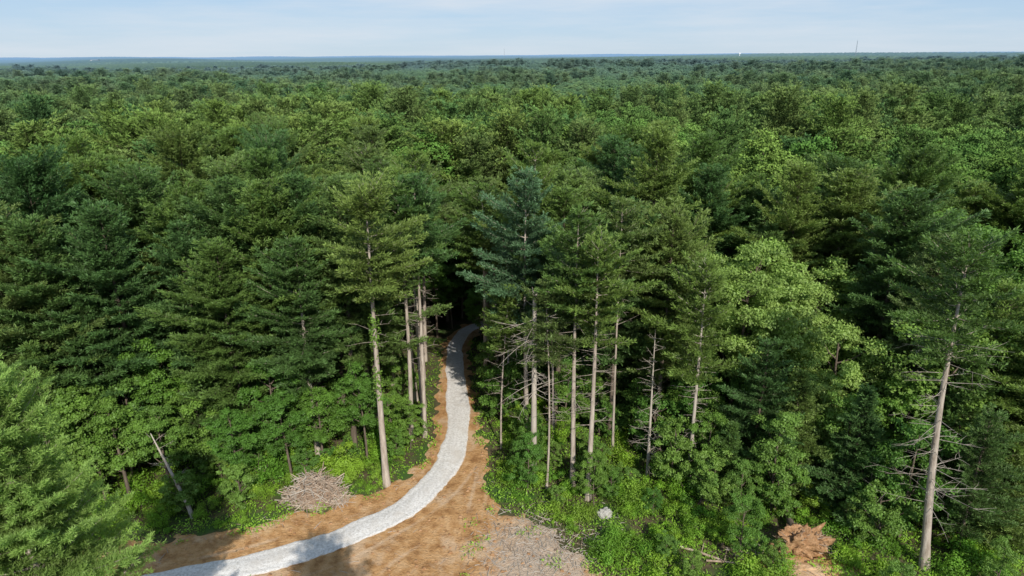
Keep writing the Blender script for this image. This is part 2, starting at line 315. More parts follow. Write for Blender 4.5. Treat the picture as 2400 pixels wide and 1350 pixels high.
str_=np.abs(xf+3.2-.10*(yf-50))+0*yf
rut=np.clip(band(rdf+wv*.6,3.0,.3)+band(loop,9.5,.3)+band(loop,11.3,.3)+(band(str_,.9,.28)+band(str_-.05*wv,2.5,.28))*(yf<72),0,1)*np.clip(.6+.8*np.sin(xf*.45+1)*np.sin(yf*.37),0,1)
nrng=R_(12); bumpy=nrng.randn(len(xf))*.014
zz=ground_z(xf,yf)+np.clip(sdist*.25,-.3,.06)+np.where(sdist>.5,.014*np.sin(xf*3.1+yf*2.5)*np.sin(yf*3.1-xf)+bumpy-.035*rut,0)
v=np.stack([xf,yf,zz],-1); f=gridf(len(dy),len(dx)); keep=(sdist[f]>-.9).any(1); f=f[keep]
used=np.unique(f); remap=-np.ones(len(v),int); remap[used]=np.arange(len(used))
me=make_mesh("dirt_clearing",[(v[used],remap[f],0,(.35+.65*rut)[used])],True); me.materials.append(M_DIRT); add("dirt_clearing",me,kind="structure")
# gravel road
T=nrm(np.gradient(RC,axis=0)); Nn=np.stack([-T[:,1],T[:,0]],-1)
ks=np.linspace(-1,1,17); rng=R_(5); hwv=np.interp(RC[:,1],[40,70,90,105],[1.68,1.6,1.45,1.2])
def sm(a,k=5): return np.convolve(a,np.ones(k)/k,'same')
edge=1+.05*np.sin(np.arange(len(RC))*.33)+.07*sm(rng.randn(len(RC)),3); edge2=1+.05*np.sin(np.arange(len(RC))*.27+2)+.07*sm(rng.randn(len(RC)),3)
W2=np.where(ks[None]>0,edge[:,None],edge2[:,None])*hwv[:,None]*ks[None]
P=RC[:,None]+Nn[:,None]*W2[...,None]
z=ground_z(P[...,0],P[...,1])+.10+.10*(1-ks[None]**2)-.035*np.exp(-((np.abs(ks[None])-.55)/.16)**2)-.06*(np.abs(ks[None])>.98)
v=np.concatenate([P,z[...,None]],-1).reshape(-1,3)
tt_=np.tile(np.abs(ks)**2.5+.28*np.exp(-((np.abs(ks)-.02)/.14)**2),len(RC))
me=make_mesh("gravel_road",[(v,gridf(len(RC),len(ks)),0,tt_)],True); me.materials.append(M_GRAVEL); add("gravel_road",me,kind="structure")
# ---------------------------------------------------------------- tree library
HI=[gen_pine("pine_tree_a%d"%i,10+i,H=[32,34,30,33,31,29][i],cb=[.36,.42,.35,.46,.32,.40][i],R=[6.4,6.0,6.6,5.6,6.4,6.0][i],shape=['pine','pine','flat','flat','pine','pine'][i],dead=[8,10,6,12,8,10][i]) for i in range(6)]
HID=[]
for t_,c_ in HI:
    d_=t_.copy(); d_.materials[0]=M_DBARK; HID.append((d_,c_))
BARE=[gen_pine("bare_pine%d"%i,30+i,H=[32,33,31][i],cb=[.62,.68,.64][i],R=[4.8,4.4,5.0][i],shape='pine',dead=20,deadlo=.3,r0=[.30,.27,.32][i],sparse=.1,wh=.95) for i in range(3)]
MID=[gen_pine("pine_tree_m%d"%i,40+i,H=[31,33,30,32,31][i],cb=.46,R=[6.4,6.8,6.2,6.0,6.8][i],shape=['pine','flat','pine','pine','pine'][i],dens=1.5,step=.5,bl=.64,bw=.165,blades=7,dead=0,wh=1.05,mat=M_PINEF,bark=M_DBARK,flat=.38,r0=.3) for i in range(5)]
BHI=[gen_broad("broadleaf_tree_a%d"%i,70+i,H=[20,23,17,21][i],cb=[.25,.3,.15,.2][i],R=[4.6,5.2,4.2,5][i],nl=[13,14,12,14][i]) for i in range(4)]
BDK=[]
for t_,c_ in BHI:
    d_=c_.copy(); d_.materials[0]=M_DARKB; BDK.append((t_,d_))
BMID=[gen_broad("broadleaf_tree_m%d"%i,90+i,H=[29,30,27,31,28][i],cb=.45,R=[5.8,6.6,5.2,6.2,5.6][i],nl=[14,17,12,15,16][i],clumps=9,lv=85,ls=.45,mat=M_BROADF) for i in range(5)]
UND=[gen_broad("understory_tree_a%d"%i,110+i,H=[10,12,8,13][i],cb=[.05,.1,.05,.12][i],R=[3,3.3,2.8,3.5][i],nl=12,clumps=7,lv=120,ls=.26,r0=.13,skirt=True) for i in range(4)]
SH=[gen_shrub("shrub_a%d"%i,130+i,R=[1.5,1.9,1.2,1.7,2.2][i],H=[1.6,2.1,1.2,3.1,1.4][i],n=[10,13,9,14,16][i]) for i in range(5)]
CONE=gen_pine("conifer_a",150,H=18,cb=.10,R=4.6,shape='cone',dens=2.4,dead=2,r0=.22,bl=.40,wh=.62,bark=M_DBARK)
CONE2=gen_pine("conifer_b",151,H=16,cb=.12,R=4.0,shape='cone',dens=2.4,dead=2,r0=.2,bl=.40,wh=.62,bark=M_DBARK)
LOWP=[gen_pine("low_pine%d"%i,160+i,H=[24,27][i],cb=.16,R=[5.4,5.8][i],shape='pine',dens=2.0,dead=4,r0=.27,wh=.9,bark=M_DBARK) for i in range(2)]
counts={}
def place(kind,meshes,x,y,scale=1.0,rot=0.0,label="",cat="tree",group=None,tilt=(0,0),sz=None,parts=("trunk","crown")):
    e=bpy.data.objects.new(kind,None); e.empty_display_size=.5; COL.objects.link(e)
    e.location=(x,y,float(ground_z(x,y))-.05); e.rotation_euler=(tilt[0],tilt[1],rot); s=scale; e.scale=(s,s,sz or s)
    e["label"]=label; e["category"]=cat
    if group: e["group"]=group
    os=[]
    for nm,me in zip(parts,meshes):
        if me is None: continue
        o=bpy.data.objects.new(nm,me); COL.objects.link(o); o.parent=e; os.append(o)
    counts[kind]=counts.get(kind,0)+1
    return e,os
G="trees of the mixed forest"
heroes=[]
def hero(*a,**k):
    heroes.append((a[2],a[3])); k.setdefault('group',G); return place(*a,**k)
t1=gen_pine("tall_pine",201,H=33.5,cb=.66,R=6.0,shape='pine',dead=8,deadlo=.5,r0=.38,wh=.8)
e1,_=hero("pine_tree",t1,-14,64.6,label="tall white pine with bare pale trunk and climbing ivy")
rng=R_(3); m=1300; zi=10+14*rng.rand(m); keep=np.sin(zi*1.1)+.8*rng.randn(m)>0; zi=zi[keep]; m=len(zi); an=rng.normal(-1.6,1.3,m); rr=.36+.16*rng.rand(m)*(1+.9*np.sin(zi*1.7)); axf=axis_fn(R_(201),33.5)
base=np.array([axf(q) for q in zi]); n=np.stack([np.cos(an),np.sin(an),np.zeros(m)],-1)
v,f,ti=leaves(base+n*rr[:,None],rng.randn(m,3)+[0,0,-.5],n+rng.randn(m,3)*.4,rng.uniform(.18,.34,m),rng.uniform(.12,.24,m),rng.uniform(.2,.9,m))
me=make_mesh("ivy",[(v,f,0,ti)]); me.materials.append(M_BROAD); add("ivy",me,parent=e1)
for i,(x,y,s) in enumerate([(-12.6,74,1.0),(-10.9,74.6,.98),(-13.3,84,1.02),(-11.9,82,.96),(-12.9,90,1.0),(-13.6,97,1.0),(-17,88,1.0),(-11.6,78,.95),(-3.8,88,.95)]):
    hero("pine_tree",BARE[i%3],x,y,scale=s,rot=i*1.3,tilt=(0,math.radians(1.5)),label="tall pine with straight bare trunk beside the gravel road")
for i,(x,y,s) in enumerate([(-10.4,110,.62),(-12.6,106,.66),(-9,115,.8),(-5.2,105.4,.50),(-4.2,101,.58),(-.5,97,.7),(-14.8,112,.9),(-5.5,117,.85),(-1.5,106,.8)]):
    hero("broadleaf_tree",BDK[i%4],x,y,scale=s,rot=i*1.7,label="leafy broadleaf tree leaning over the gravel road")
for i,(x,y) in enumerate([(-11.5,113.5),(-7.5,118.5),(-2.5,118)]):
    hero("pine_tree",LOWP[i%2],x,y,scale=1.0,rot=i*2.2,label="green pine with low branches behind the road bend")
# snag
W=Acc(); rng=R_(9); ax=axis_fn(R_(9),22,.2); z=np.linspace(0,21.6,12); W.tube(np.array([ax(q) for q in z]),.37-.008*z,8)
top=ax(21.5)
for dx_,dz_ in ((.35,1.1),(-.25,1.4),(.1,.8)): W.tube(np.array([top,top+[dx_*.5,0,dz_*.5],top+[dx_,.1,dz_]]),[.17,.12,.02],4)
for k in range(44): zd=rng.uniform(11,20.8); dead_limb(W,rng,ax(zd),rng.uniform(0,6.28),rng.uniform(1.4,5),math.radians(rng.uniform(-22,12)),.055,3)
snag=W.mesh("snag_trunk",[M_DEAD]); hero("dead_tree",(snag,),2.3,65.1,label="dead pine snag with broken pale top and bare limbs",cat="dead tree",parts=("trunk",))
t=gen_pine("sparse_blue_pine",202,H=33,cb=.48,R=5.4,shape='pine',mat=M_BLUE,sparse=.2,dead=14,r0=.28); hero("pine_tree",t,1.8,73,label="sparse blue-green pine with open crown")
t=gen_pine("edge_pine",203,H=28.5,cb=.64,R=5.2,shape='pine',dead=36,r0=.31,deadlo=.3,sparse=.15); hero("pine_tree",t,8.0,61.8,label="slender pine with bare trunk above green shrubs")
t=gen_pine("edge_pine_two",204,H=31,cb=.66,R=4.8,shape='pine',dead=28,r0=.29,deadlo=.3,sparse=.15); hero("pine_tree",t,6.6,64.3,label="slender pine with bare trunk above green shrubs",rot=2)
t=gen_pine("dark_edge_pine",205,H=25.5,cb=.52,R=5.2,shape='pine',dead=56,r0=.24,sparse=.25,bark=M_DEAD,deadlo=.12); hero("pine_tree",t,19.3,64.3,label="sparse dark pine with many dead lower limbs")
W=Acc(); rng=R_(19); ax=axis_fn(R_(19),18,.3); z=np.linspace(0,18,10); W.tube(np.array([ax(q) for q in z]),.2-.0095*z,6)
for k in range(80): zd=rng.uniform(2,17.5); dead_limb(W,rng,ax(zd),rng.uniform(0,6.28),rng.uniform(.8,2.8)*(1.2-zd/22),math.radians(rng.uniform(-10,35)),.035,3)
hero("dead_tree",(W.mesh("thin_dead_trunk",[M_DEAD]),),15.0,65.5,label="thin dead tree with fine bare branches",cat="dead tree",parts=("trunk",))
THIN=[gen_pine("thin_pine%d"%i,220+i,H=[26,28,24][i],cb=[.64,.68,.6][i],R=3.6,shape='pine',dead=18,r0=.14,sparse=.1) for i in range(3)]
for i,(x,y,s,tl) in enumerate([(3.7,63.9,.9,.5),(-.6,82,1.0,0),(4.9,72,1.1,-1),(-1.4,72,.8,-2),(11.8,70,1.1,1),(.9,88,1.1,0)]):
    hero("pine_tree",THIN[i%3],x,y,scale=s,rot=i,tilt=(0,math.radians(tl)),label="thin young pine with high narrow crown")
t8=gen_pine("right_pine",206,H=31.5,cb=.68,R=5.8,shape='pine',dead=0,r0=.40,dens=2.0,wh=.9,sparse=.25)
e8,_=hero("pine_tree",t8,38.0,51.3,label="large leaning pine with long dead limbs on its lower trunk",tilt=(0,math.radians(-4.5)))
W=Acc(); ax=axis_fn(R_(206),31.5); rng=R_(207)
for k in range(60): zd=rng.uniform(6.5,23); dead_limb(W,rng,ax(zd),rng.uniform(0,6.28),rng.uniform(1.8,5.0),math.radians(rng.uniform(-8,8)),.036,3,bend=rng.uniform(-.12,.12))
add("dead_limb",W.mesh("dead_limbs",[M_DEAD]),parent=e8)
# near pine
tn=gen_pine("near_pine",207,H=32.0,cb=.2,R=6.6,shape='pine',dens=3.6,step=.15,bl=.24,bw=.038,blades=14,dead=3,wh=.5,mat=M_SOFT,flat=.75)
hero("pine_tree",tn,-24.3,27.0,label="bushy bright green pine with soft needles")
t=gen_pine("shadow_pine",208,H=34.5,cb=.4,R=5.8,shape='pine',wh=.6); hero("pine_tree",t,-4.0,8.0,label="tall pine at the edge of the dirt clearing")
hero("conifer_tree",CONE,-33.5,68.5,label="full conical conifer with low spreading branches")
for (m_,x,y,s,r) in ((CONE2,34,59,.9,0),(CONE,29.5,63,.8,2),(CONE2,22.5,61.5,.6,4),(CONE,-48,62,1.0,5),(CONE,43,58,1.0,3),(CONE,12,78,1.1,5),(CONE2,46,54,.8,1)):
    hero("conifer_tree",m_,x,y,scale=s,rot=r,label="dense conical conifer among the pines")
for (i,x,y,s,r) in ((0,26.0,64.5,.72,0),(0,-42,75,1,1),(1,-50,68,1,3),(1,17,77,.95,5),(0,47,62,1,1),(0,50,58,1,0),(0,42,53.0,.62,2),(1,44,67,1.0,3),(0,-45,66,.85,2),(0,-55,63,.9,4)):
    hero("pine_tree",LOWP[i],x,y,scale=s,rot=r,label="green pine with branches nearly down to the ground")
for i,(x,y,s,k) in enumerate([(-22.8,69.5,.92,5),(-27.5,73,1.0,0),(-19.3,72.5,.95,1),(-31,76,1.0,0),(-36.5,72.5,.95,5),(-42,70,.98,4),(-24,77,1.0,0),(-18.5,79,1.0,2),(-47.5,67,.95,4),(-38,79,1.0,2),(-52.5,66,.95,0),(-30.5,69.5,.85,4),(-16.8,75.5,.95,2)]):
    hero("pine_tree",HID[k] if i!=0 else HI[k],x,y,scale=s,rot=i*2.1,label="tall dark pine with layered plumes of needles")
pale=[gen_broad("pale_broadleaf%d"%i,300+i,H=[26,22,18][i],cb=.2,R=[5.6,5.8,5][i],nl=[18,17,14][i],clumps=10,lv=150,ls=.30,mat=M_PALE) for i in range(3)]
for (i,x,y,s) in ((0,25.5,72,1),(1,30.8,71,1),(2,36.5,69,1),(0,22.5,79,1.0),(1,29,80,1.1),(1,36.5,77,1.0),(2,31.5,66.5,.75)): hero("broadleaf_tree",pale[i],x,y,scale=s,rot=i+x,label="broadleaf tree with pale yellow-green crown")
for (i,x,y,s) in ((1,-40,68,.7),(0,-26.5,67,.75),(2,-45,61.5,.85),(3,-21.5,66.8,.56),(2,-41,62,.75),(1,-52,62,.7),(0,40,62,.75),(3,51,68,1.0),(2,21.5,71,.75),(0,-29.5,63,.55),(2,-37,63,.66),(1,-17,69,.55),(2,-50,58,.7),(3,-55,60,.8),(0,-24.5,65,.6)):
    hero("broadleaf_tree",(BHI if (i%2==0 and x<-30) else BDK)[i],x,y,scale=s,rot=x,label="leafy broadleaf tree with layered green crown")
W=Acc(); W.tube(np.array([[0,0,0],[-.5,.3,1.6],[-1.3,.6,3.6],[-2.6,1.2,6.6],[-3.6,1.6,9]]),[.25,.22,.18,.12,.04],7)
for k in range(9): dead_limb(W,R_(50+k),np.array([-1.3-.3*k,.6+.12*k,3.6+.62*k]),k*1.1,1.7,.3,.035,3)
hero("dead_tree",(W.mesh("leaning_trunk",[M_DEAD]),),-33,59.0,label="leaning bare grey trunk at the dirt edge",cat="dead tree",parts=("trunk",))
# ---------------------------------------------------------------- random forest
rng=R_(77); HP=np.array(heroes)
def jitter_grid(x0,x1,y0,y1,s,j=.40):
    xs=np.arange(x0,x1,s); ys=np.arange(y0,y1,s*.87); X,Y=np.meshgrid(xs,ys); X=X+(np.arange(len(ys))%2)[:,None]*s/2
    X=X+rng.uniform(-j,j,X.shape)*s; Y=Y+rng.uniform(-j,j,Y.shape)*s; return X.ravel(),Y.ravel()
def ymin(x): return np.interp(x,[-80,-45,-38,-30,-14,-4,8,13,20,28,34,80],[58,60,66,70,70,70,69,67,64,60,57,51])
x,y=jitter_grid(-200,200,48,215,6.0)
az=np.abs(np.arctan2(x,y)); d=np.hypot(x,y)
ok=(az<math.radians(44))&(y>ymin(x))&(road_dist(x,y)>4.2)&(d<210)&~((x>20)&(x<41)&(y<84))
for hx,hy in HP: ok&=np.hypot(x-hx,y-hy)>3.1
x=x[ok];y=y[ok];d=d[ok]; o=np.argsort(d); x=x[o];y=y[o];d=d[o]
def patch(x,y,s,off=0): return mnoise.noise(Vector((x/s+off,y/s,off*1.7)))
far_p=[];far_b=[]; npine=0;nb=0
rd=road_dist(x,y)
mid_p_obj={};mid_b_obj={}
for i in range(len(x)):
    xi,yi,di=x[i],y[i],d[i]
    b=patch(xi,yi,38,3.0)+.10*rng.randn()+(.22 if xi>15 and yi>95 else -.12)-(.3 if (-70<xi<14 and yi<230) else 0)
    broad=b>.08 and rd[i]>6.5
    sc=rng.uniform(.86,1.2); szv=rng.uniform(.80,1.08); rot=rng.uniform(0,6.28)
    if not broad:
        if npine>=210 or di>195: far_p.append((xi,yi,sc,rot)); continue
        npine+=1
        if di<118:
            if rd[i]<10 and yi<105: mm=BARE[rng.randint(3)]
            else: mm=HID[rng.randint(6)] if (yi>ymin(xi)+5 or -25<xi<12) else LOWP[rng.randint(2)]
        else: k=rng.randint(5); mm=MID[k]
        e,os=place("pine_tree",mm,xi,yi,scale=sc,rot=rot,label="tall green pine with tiered branches in dense forest",group=G,sz=szv)
        if di>=118: mid_p_obj[k]=os[1]
    else:
        if nb>=230 or di>195: far_b.append((xi,yi,sc,rot)); continue
        nb+=1
        if di<118: k=rng.randint(4); mm=BHI[k]; s2=sc*rng.uniform(1.05,1.25) if yi>ymin(xi)+8 else sc
        else: k=rng.randint(5); mm=BMID[k]; s2=sc
        e,os=place("broadleaf_tree",mm,xi,yi,scale=s2,rot=rot,label="rounded green broadleaf tree in dense forest",group=G,sz=min(s2,1.2)*.95 if di<118 else szv)
        if di>=118: mid_b_obj[k]=os[1]
# understory near the edge
x,y=jitter_grid(-60,62,54,96,4.1)
ok=(y>ymin(x)-4)&(y<ymin(x)+16)&(road_dist(x,y)>4.6)&(~inpoly(x,y,DP))&(rng.rand(len(x))<.78)
for hx,hy in HP: ok&=np.hypot(x-hx,y-hy)>1.6
for xi,yi in zip(x[ok],y[ok]):
    front=yi<ymin(xi)+7
    s=rng.uniform(.25,.65) if (front and -20<xi<14) else rng.uniform(.55,1.25)
    place("understory_tree",UND[rng.randint(4)],xi,yi,scale=s,rot=rng.uniform(0,6.28),label="small leafy understory tree at the forest edge",group="understory trees along the forest edge")
# shrubs
SG="shrubs along the forest edge"
x,y=jitter_grid(-60,60,46,80,2.05,.5)
dd=polydist(x,y,DP); inside=inpoly(x,y,DP); ym=ymin(x)
p=np.where(y<ym-2,.85,.25)*(y>np.where(x<-38,55,48))
p=np.where((x>24)&(y<57),.45,p); p=np.where((x>24.0)&(x<30.5)&(y<55.5),0,p); p=np.where((x>33)&(y<58),.25,p); p=np.where((np.abs(x-9.4)<1.4)&(y>55)&(y<60),0,p); p=np.where((np.abs(x-18.4)<2.3)&(y>50)&(y<53.6),0,p)
ok=(~inside)&(dd>.9)&(rng.rand(len(x))<p)&(road_dist(x,y)>3)&(np.abs(np.arctan2(x,y))<math.radians(42))&~((np.abs(x+21)<3.8)&(y<64))&~((np.abs(x+33)<1.6)&(y<59))
xs,ys=x[ok],y[ok]; o=np.argsort(np.hypot(xs,ys))[:300]
for xi,yi in zip(xs[o],ys[o]):
    de=polydist(xi,yi,DP)[0]; s=rng.uniform(.35,.8) if de<2.5 else rng.uniform(.5,1.35)
    if xi<-10 and de>2: s*=1.3
    if de>3.5 and rng.rand()<.25: mm=UND[rng.randint(4)]; s*=.45
    else: mm=SH[rng.randint(5)]
    place("shrub",mm,xi,yi,scale=s,rot=rng.uniform(0,6.28),label="bright green leafy shrub on the forest edge",cat="shrub",group=SG,parts=("stem","foliage"))
# ground cover leaves
m=190000; x=rng.uniform(-62,62,m); y=48+57*rng.rand(m)**1.5; dd=polydist(x,y,DP); ins=inpoly(x,y,DP); rdm=road_dist(x,y)
cl=np.sin(x*.9+2*np.sin(y*.5))*np.sin(y*.8+1.3*np.sin(x*.6))
ok=((~ins)&(dd>.1)&(cl+.6*rng.randn(m)>-.5)&(rdm>2.2)&~((x>24.5)&(x<30)&(y<53.6)&(cl<.3)))|(ins&(dd<1.3)&(cl>.2)&(rdm>2))|(ins&(x>-5)&(y<58)&(cl>.55)&(rng.rand(m)<.45)&(rdm>3))
x=x[ok];y=y[ok];m=len(x); hgt=rng.uniform(.02,.75,m)*np.clip(.4+.5*cl[ok],.15,1)
P=np.stack([x,y,ground_z(x,y)+.05+hgt],-1)
v,f,ti=leaves(P,rng.randn(m,3)*[1,1,.9]+[0,0,.4],rng.randn(m,3)*.6+[0,0,.9],rng.uniform(.14,.42,m),rng.uniform(.05,.17,m),np.clip(.3+hgt+rng.uniform(-.1,.35,m),0,1))
M_WEED=leaf_mat("weeds",[(0.21,0.37,0.04),(0.21,0.37,0.04)],transl=.35)
me=make_mesh("ground_cover",[(v,f,0,ti)]); me.materials.append(M_WEED); add("ground_cover",me,kind="stuff",label="low green weeds covering the ground at the forest edge",category="weeds")
# ---------------------------------------------------------------- far forest
def wedge(s,d0,d1,deg=42):
    x,y=jitter_grid(-d1*.75,d1*.75,d0*.6,d1,s,.42); d=np.hypot(x,y); ok=(d>d0)&(d<d1)&(np.abs(np.arctan2(x,y))<math.radians(deg)); return x[ok],y[ok]
for s,d0,d1 in ((6.9,210,420),(8.6,420,900),(11,900,1600)):
    x,y=wedge(s,d0,d1)
    for xi,yi in zip(x,y):
        b=patch(xi,yi,38 if d0<400 else 75,3.0)+.10*rng.randn()+.6*patch(xi,yi,240,9.0)
        b+=.2 if (xi>20 or yi>350) else -.05
        if -50<xi<12 and yi<230: b-=.2
        if xi>.42*yi and yi>330: b-=.4
        sc=rng.uniform(.78,1.22)*(1 if d0<400 else s/7.0)
        (far_b if b>.04 else far_p).append((xi,yi,sc,rng.uniform(0,6.28)))
def scatter(name,pts,srcs,label,hb):
    A=np.array(pts); n=len(A); me=bpy.data.meshes.new(name); me.vertices.add(n)
    co=np.stack([A[:,0],A[:,1],ground_z(A[:,0],A[:,1])],-1).astype(np.float32); me.vertices.foreach_set('co',co.ravel())
    a=me.attributes.new('rot','FLOAT_VECTOR','POINT'); rv=np.zeros((n,3),np.float32); rv[:,2]=A[:,3]; a.data.foreach_set('vector',rv.ravel())
    a=me.attributes.new('scl','FLOAT_VECTOR','POINT'); sv=np.repeat(A[:,2:3],3,1).astype(np.float32); sv[:,2]=hb*rng.uniform(.80,1.08,n); a.data.foreach_set('vector',sv.ravel())
    o=add(name,me,kind="stuff",label=label,category="forest")
    ng=bpy.data.node_groups.new(name+"_nodes",'GeometryNodeTree'); ng.interface.new_socket('Geometry',in_out='INPUT',socket_type='NodeSocketGeometry'); ng.interface.new_socket('Geometry',in_out='OUTPUT',socket_type='NodeSocketGeometry')
    gi=ng.nodes.new('NodeGroupInput'); go=ng.nodes.new('NodeGroupOutput'); ip=ng.nodes.new('GeometryNodeInstanceOnPoints'); g2=ng.nodes.new('GeometryNodeGeometryToInstance')
    for so in srcs:
        oi=ng.nodes.new('GeometryNodeObjectInfo'); oi.inputs['Object'].default_value=so; oi.transform_space='ORIGINAL'; ng.links.new(oi.outputs['Geometry'],g2.inputs[0])
    ip.inputs['Pick Instance'].default_value=True
    ri=ng.nodes.new('FunctionNodeRandomValue'); ri.data_type='INT'
    for s_ in ri.inputs:
        if s_.type=='INT' and s_.name=='Min': s_.default_value=0
        if s_.type=='INT' and s_.name=='Max': s_.default_value=len(srcs)-1
    outi=[s_ for s_ in ri.outputs if s_.type=='INT'][0]
    ng.links.new(outi,ip.inputs['Instance Index'])
    for nm,sk in (('rot','Rotation'),('scl','Scale')):
        na=ng.nodes.new('GeometryNodeInputNamedAttribute'); na.data_type='FLOAT_VECTOR'; na.inputs['Name'].default_value=nm
        oo=[s_ for s_ in na.outputs if s_.type=='VECTOR'][0]; ng.links.new(oo,ip.inputs[sk])
    ng.links.new(gi.outputs[0],ip.inputs['Points']); ng.links.new(g2.outputs[0],ip.inputs['Instance']); ng.links.new(ip.outputs[0],go.inputs[0])
    md=o.modifiers.new("scatter",'NODES'); md.node_group=ng
    return o
scatter("pine_forest",far_p,list(mid_p_obj.values()),"dense pine forest stretching away as a dark green canopy",1.04)
scatter("broadleaf_forest",far_b,list(mid_b_obj.values()),"dense broadleaf forest canopy in mid green",.96)
# distant canopy sheet
M_FAR=bpy.data.materials.new("distant_canopy"); M_FAR.use_nodes=True; nt=M_FAR.node_tree; L=nt.links.new; p=nt.nodes['Principled BSDF']
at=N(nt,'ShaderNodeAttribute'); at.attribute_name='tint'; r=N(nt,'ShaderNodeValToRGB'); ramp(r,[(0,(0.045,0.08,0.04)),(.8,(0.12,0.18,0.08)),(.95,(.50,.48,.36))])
L(at.outputs['Fac'],r.inputs[0]); c=painted_haze(nt,r.outputs[0],600,9000,.93,(0.20,0.32,0.47,1)); L(c,p.inputs['Base Color']); p.inputs['Roughness'].default_value=1; p.inputs['Specular IOR Level'].default_value=0  # bluish haze painted into the canopy colour towards the horizon
na=1000; azs=np.linspace(-math.radians(46),math.radians(46),na); rs=1400*np.power(26000/1400,np.linspace(0,1,180)); A,Rr=np.meshgrid(azs,rs); X=Rr*np.sin(A);Y=Rr*np.cos(A)
rn=rng.rand(*X.shape); Z=ground_z(X,Y)+25+5.5*rn-(26-8)*(1-sstep(1400,1500,Rr))
pt=np.sin(X/420+2*np.sin(Y/800))*np.sin(Y/1100+1.5*np.sin(X/900)); fld=(pt>.90)&(Rr>2600); Z=np.where(fld,Z-20,Z)
pt2=np.sin(X/260+1.1*np.sin(Y/500)+2)*np.sin(Y/700+X/1300)
ti=np.where(fld,1.0,np.clip(.12+.5*rn+.25*pt2,0,.79))
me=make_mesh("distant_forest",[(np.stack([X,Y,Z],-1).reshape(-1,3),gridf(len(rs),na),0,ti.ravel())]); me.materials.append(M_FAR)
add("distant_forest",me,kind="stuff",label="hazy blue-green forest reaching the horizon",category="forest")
# ---------------------------------------------------------------- towers
def flat_mat(name,c,rough=.6):
    return noise_mat(name,[tuple(q*.9 for q in c),c],2.0,rough=rough,bump=.05)
M_STEEL=flat_mat("galvanised_steel",(0.24,0.29,0.34)); M_WHITE=flat_mat("white_paint",(0.8,0.8,0.8))
def mast(x,y,h,wd,label):
    W=Acc(); n=int(h/8); c=[(wd/2*math.cos(a),wd/2*math.sin(a)) for a in (0,2.09,4.19)]
    for q in c: W.tube(np.array([[q[0],q[1],0],[q[0],q[1],h*.5],[q[0]*.6,q[1]*.6,h]]),[.45,.4,.25],4)
    for i in range(n):
        for k in range(3):
            a=c[k];b=c[(k+1)%3]; W.tube(np.array([[a[0],a[1],i*8],[(a[0]+b[0])/2,(a[1]+b[1])/2,i*8+4],[b[0],b[1],i*8+8]]),[.2,.2,.2],3)
    W.tube(np.array([[0,0,h],[0,0,h+3],[0,0,h+7]]),[.4,.3,.1],4)
    z0=float(ground_z(x,y)); add("radio_mast",W.mesh("radio_mast",[M_STEEL]),(x,y,z0),label=label,category="radio tower")
def topz(x,y,z): return z-float(ground_z(x,y))-7
mast(1434,3000,topz(1434,3000,102),3.6,"tall thin steel lattice radio mast above the forest")
mast(-47,5000,topz(-47,5000,92),2.2,"distant steel lattice radio mast on the horizon")
W=Acc(); a=np.linspace(-math.pi/2,math.pi/2,11); W.tube(np.stack([0*a,0*a,4*np.sin(a)],-1),5.0*np.cos(a)+.05,16)
wt=bpy.data.objects.new("water_tower",None); COL.objects.link(wt); wz=float(ground_z(1268,4000)); hh=max(30,47-wz); wt.location=(1268,4000,wz); wt["label"]="white water tower standing above distant trees"; wt["category"]="water tower"
add("tank",W.mesh("tank",[M_WHITE]),(0,0,hh),parent=wt); W=Acc(); W.tube(np.array([[0,0,0],[0,0,hh*.5],[0,0,hh-3]]),[3,2.0,1.8],10); add("column",W.mesh("column",[M_WHITE]),parent=wt)
def warehouse(x,y,w_,d_,h):
    e=bpy.data.objects.new("warehouse",None); COL.objects.link(e); e.location=(x,y,float(ground_z(x,y))+16); e["label"]="long white flat warehouse among distant trees"; e["category"]="building"; e["group"]="distant white buildings"
    v=np.array([[sx*w_/2,sy*d_/2,z] for z in (-16,h) for sx,sy in ((-1,-1),(1,-1),(1,1),(-1,1))],float); f=np.array([[0,1,5,4],[1,2,6,5],[2,3,7,6],[3,0,4,7]])
    me=make_mesh("wall",[(v,f,0,.5)]); me.materials.append(M_WHITE); add("wall",me,parent=e)
    v=np.array([[-w_/2-1,-d_/2-1,h+.02],[w_/2+1,-d_/2-1,h+.02],[w_/2+1,0,h+3],[-w_/2-1,0,h+3],[-w_/2-1,d_/2+1,h+.02],[w_/2+1,d_/2+1,h+.02]]); f=np.array([[0,1,2,3],[3,2,5,4]])
    me=make_mesh("roof",[(v,f,0,.5)]); me.materials.append(M_STEEL); add("roof",me,parent=e)
warehouse(-2310,4000,40,30,13); warehouse(20,5000,90,40,13); warehouse(-1700,4300,60,40,11)
